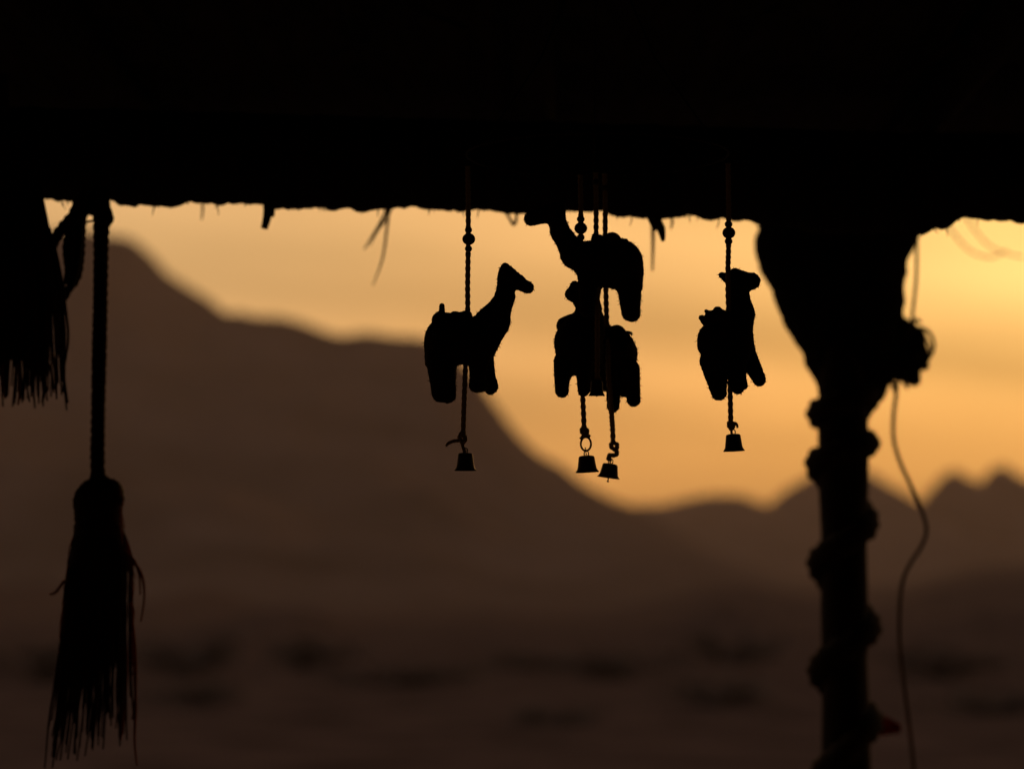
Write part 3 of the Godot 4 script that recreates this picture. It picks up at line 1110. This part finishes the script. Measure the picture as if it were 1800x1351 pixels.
func build_camels() -> void:
	camel({
		"depth": 3.0, "label": "leftmost hanging cloth camel, facing right with pricked ears, its bell below",
		"body": [
			[790, 598, 0, 44, 836, 600, 0, 39], [838, 598, 0, 36, 863, 568, 0, 28], [848, 592, 0, 30, 870, 566, 0, 26], [865, 566, 0, 27, 889, 522, 0, 17], [886, 515, 0, 14, 892, 488, 0, 13],
			[890, 488, 0, 12, 928, 505, 0, 11], [887, 500, 0, 11, 888, 476, 0, 9], [887, 484, 5, 7, 888, 468, 6, 6], [887, 484, -5, 7, 889, 470, -6, 6], [898, 480, 0, 9, 912, 492, 0, 9],
			[770, 630, 14, 22, 774, 692, 15, 15], [784, 635, -14, 20, 787, 696, -15, 13], [782, 640, 10, 18, 790, 695, 12, 12],
			[842, 630, 14, 19, 838, 676, 15, 12], [838, 677, 14, 11, 848, 677, 10, 11], [850, 630, -14, 18, 862, 683, -14, 11], [864, 672, -14, 8, 868, 678, -14, 7], [756, 610, 0, 9, 752, 640, 0, 5]],
		"saddle": [[772, 562, -18, 13, 772, 562, 18, 13], [800, 560, -20, 13, 800, 560, 20, 13], [818, 558, -16, 12, 818, 558, 16, 12], [776, 555, 0, 6, 777, 537, 0, 5], [824, 556, 0, 5, 825, 551, 0, 4]],
		"cloth": [768, 594, 44, 818, 598, 42],
		"string": [[822, 292], [823, 360], [823, 430], [822, 500], [822, 545], [820, 600], [818, 650], [816, 700], [814, 765]],
		"beads": [[824, 420, 11.5], [823.5, 404, 6.5], [823.5, 437, 6.5], [823, 445, 5]],
		"knots": [[[[814, 758], [808, 768], [813, 778], [818, 770], [812, 764]], [4.5]], [[[810, 774], [798, 775], [788, 779], [784, 784]], [3.6, 3.4, 2.4]], [[[812, 776], [814, 786], [818, 795]], [3.5]]],
		"bell": [818, 796, 827, 13.0, 19.5, 0.0]})
	camel({
		"depth": 2.9, "label": "highest hanging cloth camel, facing left with its head against the dark roof",
		"body": [
			[1050, 462, 0, 40, 1086, 464, 0, 45], [1045, 460, 0, 34, 1012, 448, 0, 25], [1010, 445, 0, 24, 985, 408, 0, 16], [985, 408, 0, 16, 976, 372, 0, 16],
			[972, 374, 0, 15, 934, 384, 0, 13], [986, 368, 5, 6, 992, 350, 7, 4], [986, 368, -5, 6, 992, 352, -7, 4],
			[1106, 500, 14, 22, 1109, 548, 15, 17], [1104, 505, -14, 20, 1112, 552, -15, 14], [1034, 490, 14, 18, 1032, 545, 15, 13], [1042, 490, -14, 18, 1040, 540, -14, 12], [1122, 480, 0, 9, 1124, 505, 0, 6]],
		"saddle": [[1052, 426, -18, 14, 1052, 426, 18, 14], [1076, 424, -20, 16, 1076, 424, 20, 16], [1096, 434, -16, 14, 1096, 434, 16, 14], [1046, 424, 0, 5, 1044, 414, 0, 4]],
		"cloth": [1046, 460, 42, 1096, 466, 44],
		"string": [[1047, 303], [1048, 360], [1048, 410], [1049, 460], [1050, 520], [1050, 580], [1050, 640], [1050, 668]],
		"beads": [[1048, 320, 7]],
		"knots": [[[[1050, 660], [1054, 668], [1050, 674]], [4.0]]],
		"bell": [1049, 668, 696, 10.0, 14.5, 0.0]})
	camel({
		"depth": 3.06, "label": "left of the two lowest hanging cloth camels, with a ring above its bell",
		"body": [
			[1016, 602, 12, 42, 1020, 618, -20, 43], [1022, 580, 14, 30, 1036, 545, 20, 20], [1036, 548, 20, 20, 1034, 515, 24, 17], [1032, 514, 26, 19, 1005, 517, 34, 12],
			[1016, 508, 30, 10, 1010, 501, 30, 8], [1030, 535, 22, 20, 1018, 530, 28, 10], [1042, 560, -10, 20, 1044, 585, -20, 20],
			[988, 635, 22, 15, 988, 687, 22, 12], [1027, 645, 26, 14, 1026, 686, 26, 11], [996, 640, -26, 14, 986, 684, -26, 11], [1040, 640, -26, 17, 1042, 672, -26, 14], [1048, 650, -26, 13, 1050, 686, -26, 10]],
		"saddle": [[994, 572, -10, 16, 1010, 566, -10, 16], [1010, 566, 0, 15, 1040, 566, 0, 14]],
		"cloth": [1000, 606, 40, 1038, 612, 40],
		"string": [[1020, 307], [1021, 360], [1021, 420], [1020, 500], [1020, 560], [1022, 640], [1024, 690], [1026, 730], [1027, 760]],
		"beads": [[1021, 401, 11.5], [1021, 385, 7], [1021, 417, 7]],
		"knots": [[[[1027, 750], [1022, 757], [1028, 764], [1033, 757], [1026, 752]], [4.0]], [[[1020, 772], [1028, 764], [1038, 767]], [3.0]], [[[1029, 786], [1030, 794], [1031, 801]], [1.0]]],
		"ring": [1030, 780, 9.0, 12.0],
		"bell": [1031, 801, 830, 14.0, 20.5, 3.0]})
	camel({
		"depth": 3.12, "label": "right of the two lowest hanging cloth camels, seen from behind, its bell lowest of all",
		"body": [
			[1080, 614, 10, 36, 1084, 622, -14, 37], [1066, 600, -20, 26, 1046, 570, -34, 18], [1046, 570, -34, 17, 1036, 552, -36, 13], [1036, 552, -36, 12, 1020, 558, -44, 9],
			[1108, 648, 20, 17, 1114, 703, 22, 12], [1079, 655, 22, 15, 1078, 714, 22, 11], [1092, 650, -20, 17, 1096, 686, -22, 12], [1060, 645, -20, 17, 1062, 674, -22, 14]],
		"saddle": [[1066, 590, -14, 15, 1066, 590, 14, 15], [1084, 588, -16, 17, 1084, 588, 16, 17], [1100, 602, -14, 14, 1100, 602, 14, 14]],
		"cloth": [1066, 614, 37, 1098, 622, 38],
		"string": [[1063, 305], [1064, 360], [1064, 430], [1065, 500], [1066, 545], [1067, 575], [1069, 608, 44], [1070, 660, 40], [1073, 690, 38], [1075, 725, 36], [1077, 755], [1078, 780]],
		"beads": [[1064, 330, 7]],
		"knots": [[[[1078, 776], [1074, 784], [1082, 790], [1085, 782], [1078, 778]], [4.5]], [[[1081, 788], [1085, 796], [1080, 800], [1072, 800], [1070, 806], [1075, 806]], [4.5]], [[[1073, 804], [1073, 810], [1073, 816]], [1.6]]],
		"bell": [1073, 815, 840, 13.5, 20.0, -8.0], "clapper": 1.3})
	camel({
		"depth": 3.0, "label": "rightmost hanging cloth camel, facing right with a flat head, close to the post",
		"body": [
			[1270, 600, 0, 43, 1288, 606, 0, 36], [1290, 596, 0, 34, 1303, 552, 0, 23], [1303, 552, 0, 22, 1299, 508, 0, 17], [1292, 490, 0, 12, 1322, 494, 0, 15],
			[1268, 483, 5, 5, 1290, 492, 4, 12], [1269, 485, -8, 5, 1290, 492, -4, 12], [1292, 478, 0, 7, 1304, 482, 0, 6],
			[1252, 635, 14, 22, 1264, 690, 15, 14], [1262, 640, -14, 18, 1266, 688, -15, 12], [1294, 640, 12, 18, 1297, 681, 14, 12], [1300, 655, -6, 11, 1308, 678, -8, 7],
			[1308, 612, -14, 18, 1335, 667, -14, 12], [1240, 590, 0, 10, 1236, 610, 0, 8]],
		"saddle": [[1252, 562, -18, 14, 1252, 562, 18, 14], [1272, 560, -20, 15, 1272, 560, 20, 15], [1258, 552, 0, 8, 1262, 546, 0, 8], [1240, 566, 0, 7, 1233, 558, 0, 5], [1248, 552, 0, 6, 1242, 547, 0, 4]],
		"cloth": [1254, 600, 43, 1284, 604, 39],
		"string": [[1280, 287], [1281, 360], [1281, 430], [1280, 470, 22], [1280, 510, 22], [1281, 545, 14], [1282, 600], [1283, 650], [1284, 700], [1285, 750]],
		"beads": [[1281.5, 409, 11.5], [1281, 394, 7], [1281, 424, 7]],
		"knots": [[[[1285, 738], [1281, 746], [1286, 754], [1290, 746], [1284, 740]], [4.0]], [[[1286, 746], [1294, 744], [1297, 752]], [3.2, 3.0, 2.0]], [[[1286, 752], [1286, 758], [1288, 764]], [2.2]]],
		"bell": [1289, 763, 793, 13.0, 19.0, 3.0]})


# ------------------------------------------------------------------ scene
func _ready() -> void:
	rng.seed = 5
	noise.seed = 9
	noise.frequency = 0.01
	noise.fractal_octaves = 3
	# camera
	var cam := Camera3D.new()
	cam.name = "camera"
	cam.position = EYE
	cam.rotation_degrees = Vector3(PITCH, 0, 0)
	cam.near = 0.1
	cam.far = 14000.0
	var focal := 12.0 * F / 675.5
	cam.fov = rad_to_deg(2.0 * atan(675.5 / F))
	var lens := CameraAttributesPhysical.new()
	lens.frustum_focal_length = focal
	lens.frustum_focus_distance = 3.0
	lens.frustum_near = 0.1
	lens.frustum_far = 14000.0
	lens.exposure_aperture = 3.2
	cam.attributes = lens
	add_child(cam)
	cam.current = true
	# sky and air
	var we := WorldEnvironment.new()
	we.name = "world_environment"
	var env := Environment.new()
	env.background_mode = Environment.BG_SKY
	env.sky = make_sky()
	env.tonemap_mode = Environment.TONE_MAPPER_LINEAR
	env.tonemap_exposure = 1.0
	env.sdfgi_enabled = true
	env.ssao_enabled = true
	env.ssil_enabled = true
	env.fog_enabled = true
	env.fog_density = 0.00032
	env.fog_light_color = Color(0.95, 0.81, 0.66)
	we.environment = env
	add_child(we)
	# low veiled sun, out of frame behind the roof to the right
	var sun := DirectionalLight3D.new()
	sun.name = "sun"
	sun.light_energy = 0.2
	sun.light_color = Color(1.0, 0.72, 0.42)
	sun.light_angular_distance = 4.0
	sun.shadow_enabled = true
	add_child(sun)
	var to_sun := Vector3(sin(deg_to_rad(SUN_AZ)) * cos(deg_to_rad(SUN_EL)), sin(deg_to_rad(SUN_EL)), -cos(deg_to_rad(SUN_AZ)) * cos(deg_to_rad(SUN_EL)))
	sun.look_at_from_position(to_sun * 50.0, Vector3.ZERO)
	make_materials()
	build_terrain()
	build_shelter()
	build_post()
	build_tassels()
	build_mobile()
	build_camels()
	build_shrubs()
